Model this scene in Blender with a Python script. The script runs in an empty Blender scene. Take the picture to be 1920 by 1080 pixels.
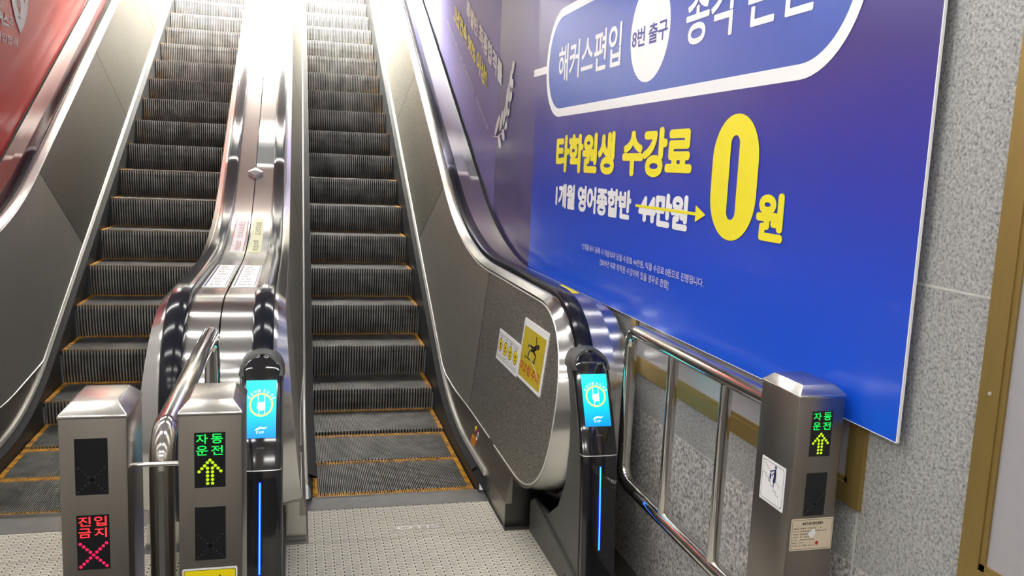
import bpy, bmesh, math, random
from mathutils import Vector, Matrix
random.seed(7)
PI = math.pi
C = bpy.context.scene.collection
S = bpy.context.scene

# ------------------------------------------------------------------ camera
def rot(y, p, r):
    cy, sy, cp, sp, cr, sr = math.cos(y), math.sin(y), math.cos(p), math.sin(p), math.cos(r), math.sin(r)
    f = Vector((-sy*cp, cy*cp, sp)); rt = Vector((cy, sy, 0)); up = rt.cross(f)
    return rt*cr + up*sr, up*cr - rt*sr, f
cam = bpy.data.cameras.new('camera'); co = bpy.data.objects.new('camera', cam); C.objects.link(co)
r_, u_, f_ = rot(-0.2517, -0.1412, 0.0435)
co.matrix_world = Matrix(((r_.x, u_.x, -f_.x, -0.0901), (r_.y, u_.y, -f_.y, -3.1897), (r_.z, u_.z, -f_.z, 1.6481), (0, 0, 0, 1)))
cam.sensor_fit = 'HORIZONTAL'; cam.sensor_width = 36.0; cam.lens = 1600.07/1920*36.0
cam.clip_start = 0.05; cam.clip_end = 100
S.camera = co
# ------------------------------------------------------------------ world and exposure
w = bpy.data.worlds.new('world'); S.world = w; w.use_nodes = True
w.node_tree.nodes['Background'].inputs[0].default_value = (0.92, 0.96, 1.0, 1)
w.node_tree.nodes['Background'].inputs[1].default_value = 0.5
S.view_settings.view_transform = 'Standard'; S.view_settings.look = 'None'
S.view_settings.exposure = 0.0; S.view_settings.gamma = 1.0; S.view_settings.use_curve_mapping = False
LAMP_LOW, LAMP_HIGH = 25.0, 340.0     # strength of the ceiling lamps over the landing and over the upper flight

# ------------------------------------------------------------------ helpers
def srgb(r, g, b):
    f = lambda v: (v/255/12.92 if v/255 <= 0.04045 else ((v/255+0.055)/1.055)**2.4)
    return (f(r), f(g), f(b), 1)
class N:
    def __init__(s, name):
        s.m = bpy.data.materials.new(name); s.m.use_nodes = True; s.t = s.m.node_tree
        s.b = s.t.nodes['Principled BSDF']
    def n(s, t, **k):
        x = s.t.nodes.new(t)
        for a, v in k.items(): setattr(x, a, v)
        return x
    def l(s, a, b): s.t.links.new(a, b)
    def math(s, op, a, b=None, c=None):
        x = s.n('ShaderNodeMath', operation=op)
        for i, v in enumerate((a, b, c)):
            if v is None: continue
            if isinstance(v, (int, float)): x.inputs[i].default_value = v
            else: s.l(v, x.inputs[i])
        return x.outputs[0]
    def coord(s, scale=(1, 1, 1)):
        tc = s.n('ShaderNodeTexCoord'); mp = s.n('ShaderNodeMapping'); mp.inputs['Scale'].default_value = scale
        g = s.n('ShaderNodeNewGeometry'); s.l(g.outputs['Position'], mp.inputs[0]); return mp.outputs[0]
    def noise(s, scale, detail=4, co=None, rough=0.5):
        x = s.n('ShaderNodeTexNoise'); x.inputs['Scale'].default_value = scale; x.inputs['Detail'].default_value = detail
        x.inputs['Roughness'].default_value = rough
        s.l(co if co is not None else s.coord(), x.inputs['Vector']); return x.outputs['Fac']
    def ramp(s, fac, stops):
        x = s.n('ShaderNodeValToRGB'); e = x.color_ramp.elements
        while len(e) < len(stops): e.new(0.5)
        for i, (p, c) in enumerate(stops): e[i].position = p; e[i].color = c
        s.l(fac, x.inputs[0]); return x.outputs[0]
    def mix(s, fac, a, b):
        x = s.n('ShaderNodeMix', data_type='RGBA')
        if isinstance(fac, (int, float)): x.inputs[0].default_value = fac
        else: s.l(fac, x.inputs[0])
        for i, v in ((6, a), (7, b)):
            if isinstance(v, tuple): x.inputs[i].default_value = v
            else: s.l(v, x.inputs[i])
        return x.outputs[2]
    def bump(s, h, strength, dist=0.001):
        x = s.n('ShaderNodeBump'); x.inputs['Strength'].default_value = strength; x.inputs['Distance'].default_value = dist
        s.l(h, x.inputs['Height']); s.l(x.outputs[0], s.b.inputs['Normal'])
    def base(s, c):
        if isinstance(c, tuple): s.b.inputs['Base Color'].default_value = c
        else: s.l(c, s.b.inputs['Base Color'])
    def pr(s, rough=0.5, metal=0.0, spec=0.5, coat=0.0):
        s.b.inputs['Roughness'].default_value = rough; s.b.inputs['Metallic'].default_value = metal
        s.b.inputs['Specular IOR Level'].default_value = spec; s.b.inputs['Coat Weight'].default_value = coat
        s.b.inputs['Coat Roughness'].default_value = 0.08
        return s
def plain(name, c, rough=0.5, metal=0.0, var=0.06, coat=0.0, scale=30):
    k = N(name).pr(rough, metal, coat=coat)
    d = tuple(v*(1-var*2) for v in c[:3])+(1,)
    k.base(k.ramp(k.noise(scale), [(0.3, d), (0.7, c)])); return k.m
def emis(name, c, s):
    k = N(name).pr(0.4); k.base((0.01, 0.01, 0.01, 1)); k.b.inputs['Emission Color'].default_value = c
    k.b.inputs['Emission Strength'].default_value = s; return k.m
def brushed(name, c, rough=0.28, stretch=(60, 3, 60), amt=0.12, metal=1.0):
    k = N(name).pr(rough, metal); co_ = k.coord(stretch); f = k.noise(4, 3, co_)
    d = tuple(v*0.86 for v in c[:3])+(1,)
    k.base(k.mix(f, d, c)); k.l(k.math('MULTIPLY_ADD', f, amt, rough-amt/2), k.b.inputs['Roughness'])
    return k.m
def embossed(name, c, rough, sc=140, amp=0.45, stretch=(1, 1, 1)):
    k = N(name).pr(rough, 0.85); f = k.noise(sc, 1, k.coord(stretch)); g = k.noise(3, 3)
    lo = tuple(v*(1-amp) for v in c[:3])+(1,); hi = tuple(min(1, v*(1+amp*0.9)) for v in c[:3])+(1,)
    sp = k.ramp(f, [(0.40, lo), (0.52, c), (0.62, hi)])
    k.base(k.mix(k.math('MULTIPLY', g, 0.4), sp, tuple(v*0.72 for v in c[:3])+(1,))); k.bump(f, 0.35, 0.002); return k.m
def granite(name, lo, hi, spk, sc, z_joint, y_joint):
    k = N(name).pr(0.42)
    v = k.n('ShaderNodeTexVoronoi'); v.inputs['Scale'].default_value = sc; k.l(k.coord(), v.inputs['Vector'])
    a = k.ramp(k.noise(sc*0.9, 6, rough=0.7), [(0.36, spk), (0.44, lo), (0.57, hi), (0.68, tuple(min(1, x*1.25) for x in hi[:3])+(1,))])
    b = k.mix(k.math('MULTIPLY', v.outputs['Distance'], 0.35), a, lo)
    k.base(k.mix(k.math('MULTIPLY', k.noise(1.3, 3), 0.35), b, tuple(x*0.78 for x in lo[:3])+(1,)))
    return k.m

M = {}
M['steel'] = brushed('brushed_steel', (0.62, 0.60, 0.56, 1), 0.24)
M['drum'] = plain('brushed_steel_drum', (0.60, 0.59, 0.575, 1), 0.2, 1.0, 0.015, scale=6)
_t = M['drum'].node_tree; _c = _t.nodes.new('ShaderNodeCombineXYZ'); _c.inputs[0].default_value = 1.0
_b = _t.nodes['Principled BSDF']; _t.links.new(_c.outputs[0], _b.inputs['Tangent']); _b.inputs['Anisotropic'].default_value = 0.9; _b.inputs['Anisotropic Rotation'].default_value = 0.0
M['chrome'] = plain('polished_steel_tube', (0.66, 0.64, 0.61, 1), 0.09, 1.0, 0.02)
M['bollard'] = brushed('satin_steel', (0.34, 0.31, 0.28, 1), 0.33, (50, 50, 2), 0.1)
M['edge'] = plain('bright_aluminium', (0.90, 0.89, 0.86, 1), 0.32, 0.75, 0.03)
M['panel_a'] = embossed('embossed_steel_coarse', (0.47, 0.455, 0.41, 1), 0.40, 150, 0.5)  # embossed sheets: steps in base tone also paint in their differing reflections
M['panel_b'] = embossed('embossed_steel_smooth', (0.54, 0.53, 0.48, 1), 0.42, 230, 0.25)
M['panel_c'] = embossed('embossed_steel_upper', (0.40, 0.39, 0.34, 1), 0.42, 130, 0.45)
M['panel_d'] = embossed('linen_steel_dim_reflection', (0.18, 0.172, 0.155, 1), 0.45, 150, 0.2)  # same sheet steel, darker base paints in the upper panels' dim reflection
M['panel_e'] = embossed('linen_steel_bright_reflection', (0.42, 0.42, 0.39, 1), 0.42, 260, 0.15)  # lighter base paints in the lower panels' brighter reflection
M['fascia'] = brushed('fascia_steel', (0.40, 0.38, 0.34, 1), 0.36, (60, 2, 60))
M['plinth_dark'] = brushed('dark_steel_plinth', (0.12, 0.118, 0.115, 1), 0.35)
M['skirt'] = plain('black_skirt_coating', (0.03, 0.032, 0.034, 1), 0.45, 0.3)
M['brush'] = plain('black_brush_bristles', (0.02, 0.02, 0.022, 1), 0.8, 0, 0.3, scale=300)
M['rubber'] = plain('black_handrail_rubber', (0.009, 0.010, 0.016, 1), 0.13, 0, 0.05)
M['rubber'].node_tree.nodes['Principled BSDF'].inputs['Specular IOR Level'].default_value = 0.3
k = N('step_aluminium').pr(0.42, 0.85); g = k.noise(9, 5)
k.base(k.ramp(g, [(0.3, (0.24, 0.235, 0.23, 1)), (0.7, (0.52, 0.515, 0.51, 1))])); M['cleat'] = k.m
k = N('tread_aluminium').pr(0.42, 0.85); k.base(k.ramp(k.noise(9, 5), [(0.3, (0.15, 0.148, 0.145, 1)), (0.7, (0.34, 0.335, 0.33, 1))])); M['tread'] = k.m
k = N('step_groove').pr(0.7, 0.2); k.base(k.ramp(k.noise(14), [(0.3, (0.008, 0.0075, 0.007, 1)), (0.7, (0.022, 0.02, 0.019, 1))])); M['groove'] = k.m
k = N('worn_yellow_paint').pr(0.55, 0.1); k.base(k.ramp(k.noise(22, 5), [(0.3, (0.10, 0.045, 0.012, 1)), (0.5, (0.60, 0.27, 0.02, 1)), (0.75, (0.80, 0.46, 0.03, 1))])); M['demarc'] = k.m
M['demarc_worn'] = plain('dull_worn_yellow', (0.26, 0.16, 0.05, 1), 0.6, 0.1, 0.3)
k = N('landing_plate').pr(0.55, 0.25)
c0 = k.n('ShaderNodeNewGeometry'); sp = k.n('ShaderNodeSeparateXYZ'); k.l(c0.outputs['Position'], sp.inputs[0])
fx = k.math('FRACT', k.math('MULTIPLY', sp.outputs[0], 1/0.036)); fy = k.math('FRACT', k.math('MULTIPLY', sp.outputs[1], 1/0.030))
slot = k.math('MULTIPLY', k.math('LESS_THAN', fx, 0.15), k.math('LESS_THAN', fy, 0.5))
fr = k.math('FRACT', k.math('MULTIPLY', sp.outputs[1], 1/0.015))
ridge = k.math('MULTIPLY', k.math('LESS_THAN', fr, 0.34), k.math('MULTIPLY', k.math('GREATER_THAN', fx, 0.22), k.math('LESS_THAN', fx, 0.88)))
bs = k.ramp(k.noise(2.2, 4), [(0.3, (0.56, 0.53, 0.46, 1)), (0.7, (0.70, 0.665, 0.58, 1))])
c1 = k.mix(k.math('MULTIPLY', ridge, 0.75), bs, (0.08, 0.075, 0.065, 1)); k.base(k.mix(slot, c1, (0.025, 0.023, 0.02, 1)))
k.l(k.math('SUBTRACT', 0.25, k.math('MULTIPLY', slot, 0.25)), k.b.inputs['Metallic']); M['plate'] = k.m
M['emblem'] = plain('cast_aluminium', (0.60, 0.57, 0.51, 1), 0.4, 0.8)
M['comb'] = plain('comb_aluminium', (0.24, 0.24, 0.24, 1), 0.45, 0.6, 0.1, scale=12)
M['floor'] = plain('dark_floor_stone', (0.055, 0.052, 0.05, 1), 0.35, 0, 0.2)
M['gran_hi'] = granite('fine_grey_granite', srgb(146, 146, 145), srgb(186, 186, 185), srgb(74, 75, 76), 150, 0, 0)
M['gran_lo'] = granite('coarse_white_granite', srgb(150, 147, 145), srgb(228, 225, 222), srgb(22, 22, 24), 95, 0, 0)
M['grout'] = plain('pale_grout', srgb(190, 188, 184), 0.8)
M['gold'] = brushed('bronze_anodised_frame', (0.38, 0.265, 0.088, 1), 0.42, (40, 40, 4), 0.12, 0.7)
M['lightpanel'] = plain('white_acrylic', srgb(165, 162, 166), 0.2, 0, 0.02)
M['white'] = plain('white_vinyl', srgb(238, 238, 240), 0.35, 0, 0.01)
M['offwhite'] = plain('cream_paper', srgb(222, 206, 180), 0.4, 0, 0.03)
M['paleyellow'] = plain('pale_yellow_vinyl', srgb(240, 240, 200), 0.35, 0, 0.02)
M['yellow'] = plain('yellow_vinyl', srgb(240, 226, 50), 0.38, 0, 0.01)
M['signyellow'] = plain('sign_yellow', srgb(200, 180, 45), 0.3, 0, 0.05)
M['stkyellow'] = plain('sticker_yellow', srgb(245, 222, 5), 0.4, 0, 0.02)
M['ink'] = plain('black_ink', srgb(30, 28, 30), 0.5)
M['navy'] = plain('navy_ink', srgb(35, 38, 110), 0.5)
M['redink'] = plain('red_ink', srgb(190, 60, 40), 0.5)
M['grayink'] = plain('grey_ink', srgb(120, 120, 135), 0.5)
M['lavender'] = plain('pale_lilac_ink', srgb(196, 194, 222), 0.5)
M['orange'] = plain('orange_vinyl', srgb(235, 150, 10), 0.45)
M['magenta'] = plain('dark_pink_vinyl', srgb(160, 40, 70), 0.45)
M['capsule'] = plain('capsule_blue', srgb(68, 96, 180), 0.3, 0, 0.02)
M['capsule_ink'] = plain('capsule_navy_ink', srgb(62, 72, 150), 0.4)
def poster(name, stops, zr, rough=0.25, coat=0.3, yb=0.0):
    k = N(name).pr(rough, coat=coat); g = k.n('ShaderNodeNewGeometry'); s_ = k.n('ShaderNodeSeparateXYZ'); k.l(g.outputs['Position'], s_.inputs[0])
    f = k.math('DIVIDE', k.math('SUBTRACT', k.math('ADD', s_.outputs[2], k.math('MULTIPLY', s_.outputs[1], yb)), zr[0]), zr[1]-zr[0]); k.base(k.ramp(f, stops))
    k.bump(k.noise(1.6, 2), 0.12, 0.03); return k.m
M['bill'] = poster('blue_banner_print', [(0.0, srgb(14, 86, 220)), (0.25, srgb(32, 74, 204)), (0.48, srgb(48, 60, 170)), (0.75, srgb(58, 46, 126)), (1.0, srgb(62, 50, 122))], (1.05, 2.3), 0.32, 0.15)
M['purple'] = poster('purple_print_sheen', [(0.0, srgb(70, 56, 112)), (1.0, srgb(98, 92, 150))], (0.9, 3.6), 0.4, 0.08)  # purple print; upward lightening paints in the film's reflected lamp light
M['purple_glare'] = poster('purple_print_glare', [(0.0, srgb(104, 90, 150)), (1.0, srgb(150, 150, 214))], (0.9, 3.6), 0.5, 0.0)  # dark purple film with lamp glare painted in as a paler tone, stronger upwards
M['purple_glare'].node_tree.nodes['Principled BSDF'].inputs['Specular IOR Level'].default_value = 0.25
M['redposter'] = poster('red_banner_print', [(0.0, srgb(176, 30, 26)), (1.0, srgb(186, 50, 42))], (0.9, 4.0), 0.45, 0.05)
M['shell'] = plain('charcoal_plastic', (0.060, 0.062, 0.058, 1), 0.42, 0, 0.06)
M['gloss'] = plain('gloss_black_plastic', (0.008, 0.008, 0.01, 1), 0.07, 0, 0.05, coat=0.5)
M['dispblack'] = plain('black_display_glass', (0.012, 0.012, 0.014, 1), 0.22)
M['dimdot'] = plain('unlit_led', (0.022, 0.022, 0.025, 1), 0.4)
M['green'] = emis('green_led', (0.01, 1.0, 0.12, 1), 1.1)
M['lime'] = emis('lime_led', (0.62, 0.95, 0.0, 1), 1.0)
M['red'] = emis('red_led', (1.0, 0.03, 0.04, 1), 1.6)
M['pink'] = emis('crimson_led', (1.0, 0.01, 0.10, 1), 1.2)
M['led'] = emis('blue_led_core', (0.03, 0.35, 1.0, 1), 4.0)
M['ledglow'] = emis('blue_led_diffuser', (0.0, 0.02, 1.0, 1), 2.0)
k = N('lit_cyan_screen').pr(0.2); k.base((0.0, 0.02, 0.03, 1)); g = k.n('ShaderNodeTexCoord'); s_ = k.n('ShaderNodeSeparateXYZ'); k.l(g.outputs['Generated'], s_.inputs[0])
k.l(k.ramp(s_.outputs[2], [(0.0, (0.0, 0.24, 0.70, 1)), (0.5, (0.0, 0.62, 0.76, 1)), (1.0, (0.02, 0.78, 0.80, 1))]), k.b.inputs['Emission Color']); k.b.inputs['Emission Strength'].default_value = 1.5; M['screen'] = k.m
M['scrwhite'] = emis('lit_white', (0.9, 1.0, 1.0, 1), 1.1)
M['scryellow'] = emis('lit_yellow', (0.85, 0.80, 0.30, 1), 1.1)
M['lamp_low'] = emis('landing_lamp_diffuser', (1.0, 0.985, 0.95, 1), LAMP_LOW)
M['lamp_high'] = emis('upper_lamp_diffuser', (1.0, 0.97, 0.87, 1), LAMP_HIGH)
M['ceil'] = plain('ceiling_panel', srgb(232, 230, 226), 0.6, 0, 0.04)
M['lampframe'] = plain('white_lamp_frame', srgb(225, 225, 222), 0.4)
M['plaster'] = plain('grey_wall_panel', srgb(205, 202, 196), 0.6, 0, 0.05)

def obj(name, bm, m, parent=None, smooth=False):
    me = bpy.data.meshes.new(name)
    bm.normal_update(); bm.to_mesh(me); bm.free()
    for i in (m if isinstance(m, (list, tuple)) else [m]): me.materials.append(M[i])
    if smooth:
        for p in me.polygons: p.use_smooth = True
        me.set_sharp_from_angle(angle=math.radians(40))
    o = bpy.data.objects.new(name, me); C.objects.link(o)
    if parent: o.parent = parent; o.matrix_parent_inverse = parent.matrix_world.inverted() if parent.parent is None else Matrix.Identity(4)
    return o
def empty(name, loc, label, cat, group=None):
    o = bpy.data.objects.new(name, None); C.objects.link(o); o.location = loc; o.empty_display_size = 0.1
    o.matrix_world = Matrix.Translation(loc)
    return tag(o, label, cat, group)
def tag(o, label, cat, group=None):
    o['label'] = label; o['category'] = cat
    if group: o['group'] = group
    return o
def struct(name, bm, m):
    o = obj(name, bm, m); o['kind'] = 'structure'; return o
def bx(bm, x0, x1, y0, y1, z0, z1, mi=0):
    v = [bm.verts.new(p) for p in ((x0, y0, z0), (x1, y0, z0), (x1, y1, z0), (x0, y1, z0), (x0, y0, z1), (x1, y0, z1), (x1, y1, z1), (x0, y1, z1))]
    for f in ((3, 2, 1, 0), (4, 5, 6, 7), (0, 1, 5, 4), (1, 2, 6, 5), (2, 3, 7, 6), (3, 0, 4, 7)):
        bm.faces.new([v[i] for i in f]).material_index = mi
    return bm
def box(*a): return bx(bmesh.new(), *a)
def bevel(bm, w, seg=2):
    bmesh.ops.bevel(bm, geom=bm.edges[:], offset=w, segments=seg, affect='EDGES', profile=0.5); return bm
def loft(bm, rows, closed=False, mi=0):
    vs = [[bm.verts.new(p) for p in r] for r in rows]
    for a, b in zip(vs, vs[1:]):
        n = len(a)
        for i in range(n if closed else n-1):
            j = (i+1) % n
            try: bm.faces.new((a[i], a[j], b[j], b[i])).material_index = mi
            except ValueError: pass
    return vs
def cap(bm, ring):
    try: bm.faces.new(ring)
    except ValueError: pass
def tube(bm, pts, r, n=16, closed=False):
    pts = [Vector(p) for p in pts]; rows = []
    m = len(pts); up = None
    for i, p in enumerate(pts):
        a = pts[(i-1) % m] if (closed or i) else p; b = pts[(i+1) % m] if (closed or i < m-1) else p
        t = (b-a).normalized()
        if up is None: up = Vector((1, 0, 0)) if abs(t.x) < 0.9 else Vector((0, 0, 1))
        s = t.cross(up).normalized(); u2 = s.cross(t).normalized(); up = u2
        rows.append([p+s*r*math.cos(2*PI*k/n)+u2*r*math.sin(2*PI*k/n) for k in range(n)])
    if closed: rows.append(rows[0])
    vs = loft(bm, rows, True)
    if not closed: cap(bm, vs[0][::-1]); cap(bm, vs[-1])
    return bm
def extrude_poly(bm, pts, fn, d0, d1, mi=0):
    """closed outline pts (u,v); fn(u,v,d) -> 3D point; solid between d0 and d1"""
    a = [bm.verts.new(fn(u, v, d0)) for u, v in pts]; b = [bm.verts.new(fn(u, v, d1)) for u, v in pts]
    n = len(a)
    fs = [bm.faces.new(a[::-1]), bm.faces.new(b)]
    for i in range(n): fs.append(bm.faces.new((a[i], a[(i+1) % n], b[(i+1) % n], b[i])))
    for f in fs: f.material_index = mi
    return bm
def rrect(u0, u1, v0, v1, r, n=8):
    o = []
    for cx, cy, a0 in ((u1-r, v1-r, 0), (u0+r, v1-r, PI/2), (u0+r, v0+r, PI), (u1-r, v0+r, 1.5*PI)):
        for i in range(n+1): a = a0+PI/2*i/n; o.append((cx+r*math.cos(a), cy+r*math.sin(a)))
    return o
def ell(cu, cv, ru, rv, n=24, rotn=0):
    o = []
    for i in range(n):
        a = 2*PI*i/n; x, y = ru*math.cos(a), rv*math.sin(a)
        o.append((cu+x*math.cos(rotn)-y*math.sin(rotn), cv+x*math.sin(rotn)+y*math.cos(rotn)))
    return o
# surface frames: fn(u, v, d) with u to the reader's right, v up, d out of the surface
def wall_r(x): return lambda u, v, d: (x-d, -u, v)            # faces -X, u = -y
def wall_l(x): return lambda u, v, d: (x+d, u, v)             # faces +X, u = y
def front(y): return lambda u, v, d: (u, y-d, v)              # faces -Y
_txt = {}
def text_verts(body, space):
    key = (body, space)
    if key not in _txt:
        c = bpy.data.curves.new('t', 'FONT'); c.body = body; c.size = 1; c.resolution_u = 4; c.space_character = space
        o = bpy.data.objects.new('t', c); C.objects.link(o); bpy.context.view_layer.update()
        me = bpy.data.meshes.new_from_object(o.evaluated_get(bpy.context.evaluated_depsgraph_get()))
        _txt[key] = ([v.co.copy() for v in me.vertices], [tuple(p.vertices) for p in me.polygons])
        bpy.data.objects.remove(o); bpy.data.curves.remove(c); bpy.data.meshes.remove(me)
    return _txt[key]
def text(bm, body, fn, u0, u1, v0, v1, d=0.001, bold=0.0, mi=0):
    """lettering fitted to a box; bold thickens the strokes by that share of the letter size"""
    vs, ps = text_verts(body, 1.0-bold*1.2)
    a, b = min(v.x for v in vs)-bold, max(v.x for v in vs)+bold; c, e = min(v.y for v in vs)-bold, max(v.y for v in vs)+bold
    sh = [(0, 0)] if bold == 0 else [(0, 0)]+[(bold*math.cos(PI*q/4), bold*math.sin(PI*q/4)) for q in range(8)]
    for k_, (sx, sy) in enumerate(sh):
        nv = [bm.verts.new(fn(u0+(v.x+sx-a)/(b-a)*(u1-u0), v0+(v.y+sy-c)/(e-c)*(v1-v0), d+k_*0.00003)) for v in vs]
        for p in ps:
            try: bm.faces.new([nv[i] for i in p]).material_index = mi
            except ValueError: pass
    return bm
def poly(bm, pts, fn, d=0.001, mi=0):
    f = bm.faces.new([bm.verts.new(fn(u, v, d)) for u, v in pts]); f.material_index = mi; return bm
def line(bm, pts, wd, fn, d=0.001, mi=0):
    for (a, b), (c, e) in zip(pts, pts[1:]):
        dx, dy = c-a, e-b; L = math.hypot(dx, dy) or 1; nx, ny = -dy/L*wd/2, dx/L*wd/2
        poly(bm, [(a+nx, b+ny), (a-nx, b-ny), (c-nx, e-ny), (c+nx, e+ny)], fn, d, mi)
    return bm
def ring(bm, cu, cv, r0, r1, fn, d=0.001, mi=0, n=40):
    a = [bm.verts.new(fn(cu+r0*math.cos(2*PI*i/n), cv+r0*math.sin(2*PI*i/n), d)) for i in range(n)]
    b = [bm.verts.new(fn(cu+r1*math.cos(2*PI*i/n), cv+r1*math.sin(2*PI*i/n), d)) for i in range(n)]
    for i in range(n): bm.faces.new((a[i], a[(i+1) % n], b[(i+1) % n], b[i])).material_index = mi
    return bm
def frame2(bm, outer, inner, fn, d=0.001, mi=0):
    a = [bm.verts.new(fn(u, v, d)) for u, v in outer]; b = [bm.verts.new(fn(u, v, d)) for u, v in inner]; n = len(a)
    for i in range(n): bm.faces.new((a[i], a[(i+1) % n], b[(i+1) % n], b[i])).material_index = mi
    return bm
def smudge(bm, fn, u0, u1, v0, v1, n, d=0.001, seed=1, mi=0):
    """a run of print too small to read in the photo: short strokes"""
    rd = random.Random(seed); cw = (u1-u0)/n; h = v1-v0
    for i in range(n):
        if rd.random() < 0.14: continue
        u = u0+i*cw
        for q in range(3):
            if rd.random() < 0.5: line(bm, [(u+cw*0.12, v0+h*(0.15+0.3*q)), (u+cw*0.8, v0+h*(0.15+0.3*q))], h*0.17, fn, d, mi)
            else: x = u+cw*(0.2+0.25*q); line(bm, [(x, v0+h*0.1), (x, v0+h*0.9)], cw*0.16, fn, d, mi)
    return bm
def sstep(a, b, x): t = min(1, max(0, (x-a)/(b-a))); return t*t*(3-2*t)

# ------------------------------------------------------------------ the profile shared by both escalators
SL = 0.5553; TH = math.atan(SL)
def nose_line(y): return 0.3607+SL*(y-2.7568)
def track(flat, h, T, y):
    """flat at z=flat, then an arc of tangent length T, then parallel to the step line h above it"""
    yi = 2.7568+(flat-h-0.3607)/SL
    y0, y1 = yi-T, yi+T*math.cos(TH); R = T/math.tan(TH/2)
    if y <= y0: return flat
    if y >= y1: return nose_line(y)+h
    return flat+R-math.sqrt(R*R-(y-y0)**2)
YTOP = 11.6
def hpath():
    """handrail top line, from the top of the flight down and round the newel"""
    P = []
    y = YTOP
    while y > 3.2: P.append((y, track(1.13, 1.04, 0.8, y))); y -= 0.6
    y = 3.2
    while y > 0.44: P.append((y, track(1.13, 1.04, 0.8, y))); y -= 0.1
    n = 44; e = 2/2.4
    for i in range(n+1):
        a = PI/2+PI*i/n; c, s = math.cos(a), math.sin(a)
        P.append((0.42-0.52*abs(c)**e, 0.62+(0.51 if s > 0 else 0.42)*abs(s)**e*(1 if s > 0 else -1)))
    P += [(0.6, 0.2), (0.8, 0.2)]
    return P
HP = hpath()
def offset(P, d):
    o = []
    for i, p in enumerate(P):
        a, b = P[max(0, i-1)], P[min(len(P)-1, i+1)]
        ty, tz = b[0]-a[0], b[1]-a[1]; L = math.hypot(ty, tz)
        o.append((p[0]-tz/L*d, p[1]+ty/L*d))        # towards the inside of the bend
    return o
def _chk():
    q = offset(HP, 0.05); i = 30; return q[i][1] < HP[i][1]
SG = 1 if _chk() else -1
def off(d): return offset(HP, SG*d)
RIM = off(0.07)
def rim_hi(y):
    b = None
    for (y0, z0), (y1, z1) in zip(RIM, RIM[1:]):
        if min(y0, y1) <= y <= max(y0, y1) and abs(y1-y0) > 1e-9:
            z = z0+(z1-z0)*(y-y0)/(y1-y0); b = z if b is None else max(b, z)
    return b if b is not None else 0.62
def rim_lo(y):
    b = None
    for (y0, z0), (y1, z1) in zip(RIM, RIM[1:]):
        if min(y0, y1) <= y <= max(y0, y1) and abs(y1-y0) > 1e-9:
            z = z0+(z1-z0)*(y-y0)/(y1-y0); b = z if b is None else min(b, z)
    return b if b is not None else 0.62

# ------------------------------------------------------------------ steps
RISE = 0.245
def ridges(bm, x0, x1, n, wfrac, prof, mi=0):
    """n cleats between x0 and x1, following prof [(y,z)...] at height hh"""
    p = (x1-x0)/n
    for i in range(n):
        a = x0+i*p+p*(1-wfrac)/2; b = a+p*wfrac
        rows = []
        for (y, z, ny, nz, h) in prof: rows.append([(a, y, z), (a, y+ny*h, z+nz*h), (b, y+ny*h, z+nz*h), (b, y, z)])
        vs = loft(bm, rows, False, mi)
        for q in (vs[0], vs[-1]):
            f = bm.faces.new(q); f.material_index = mi
def step_meshes(W, front_paint):
    hc = 0.009
    t = bmesh.new()
    bx(t, 0.002, W-0.002, 0.003, 0.452, -0.04, -hc, 1)
    ridges(t, 0.004, W-0.004, 88, 0.38, [(0.0, -hc, 0, 1, hc), (0.452, -hc, 0, 1, hc)])
    r = bmesh.new()
    prof = [(0.001, -0.002), (0.000, -0.03), (0.004, -0.09), (0.014, -0.15), (0.030, -0.205), (0.045, -0.25)]
    loft(r, [[(0.002, y+0.012, z), (W-0.002, y+0.012, z)] for y, z in prof], mi=1)
    ridges(r, 0.004, W-0.004, 44, 0.45, [(y+0.012, z, -1, 0, 0.012) for y, z in prof])
    d = bmesh.new(); npb = bmesh.new(); hp = 0.0007
    p = (W-0.008)/88
    for i in range(88):
        a = 0.004+i*p+p*0.29; b = a+p*0.42
        bx(d, a-0.0004, b+0.0004, 0.410, 0.4525, -hc*0.6, hp)
        if i >= 85 or i < 3: bx(d, a-0.0004, b+0.0004, 0.0, 0.41, -hc*0.6, hp)
        if front_paint: bx(npb, a-0.0004, b+0.0004, -0.0012, 0.012, -hc*1.1, hp)
    for x0 in (0.002, W-0.0022-p*2.6):                         # paint in the grooves along the sides
        bx(d, x0, x0+p*2.6, 0.0, 0.452, -hc, -hc+0.002)
    return t, r, d, npb
def make_step(W, parent, fp):
    t, r, d, npb = step_meshes(W, fp)
    s = obj('step', t, ['tread', 'groove'], parent); ri = obj('riser', r, ['cleat', 'groove'], s); de = obj('demarcation_strip', d, 'demarc', s)
    npo = obj('nose_paint', npb, 'demarc_worn', s) if fp else s
    for o in (s, ri, de, npo): o.matrix_parent_inverse = Matrix.Identity(4)
    return s
def copy_step(s, parent, loc, low=True):
    c = s.copy(); C.objects.link(c); c.parent = parent; c.location = loc
    for ch in s.children:
        if not low and ch.name.startswith('nose_paint'): continue
        q = ch.copy(); C.objects.link(q); q.parent = c
    return c

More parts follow.
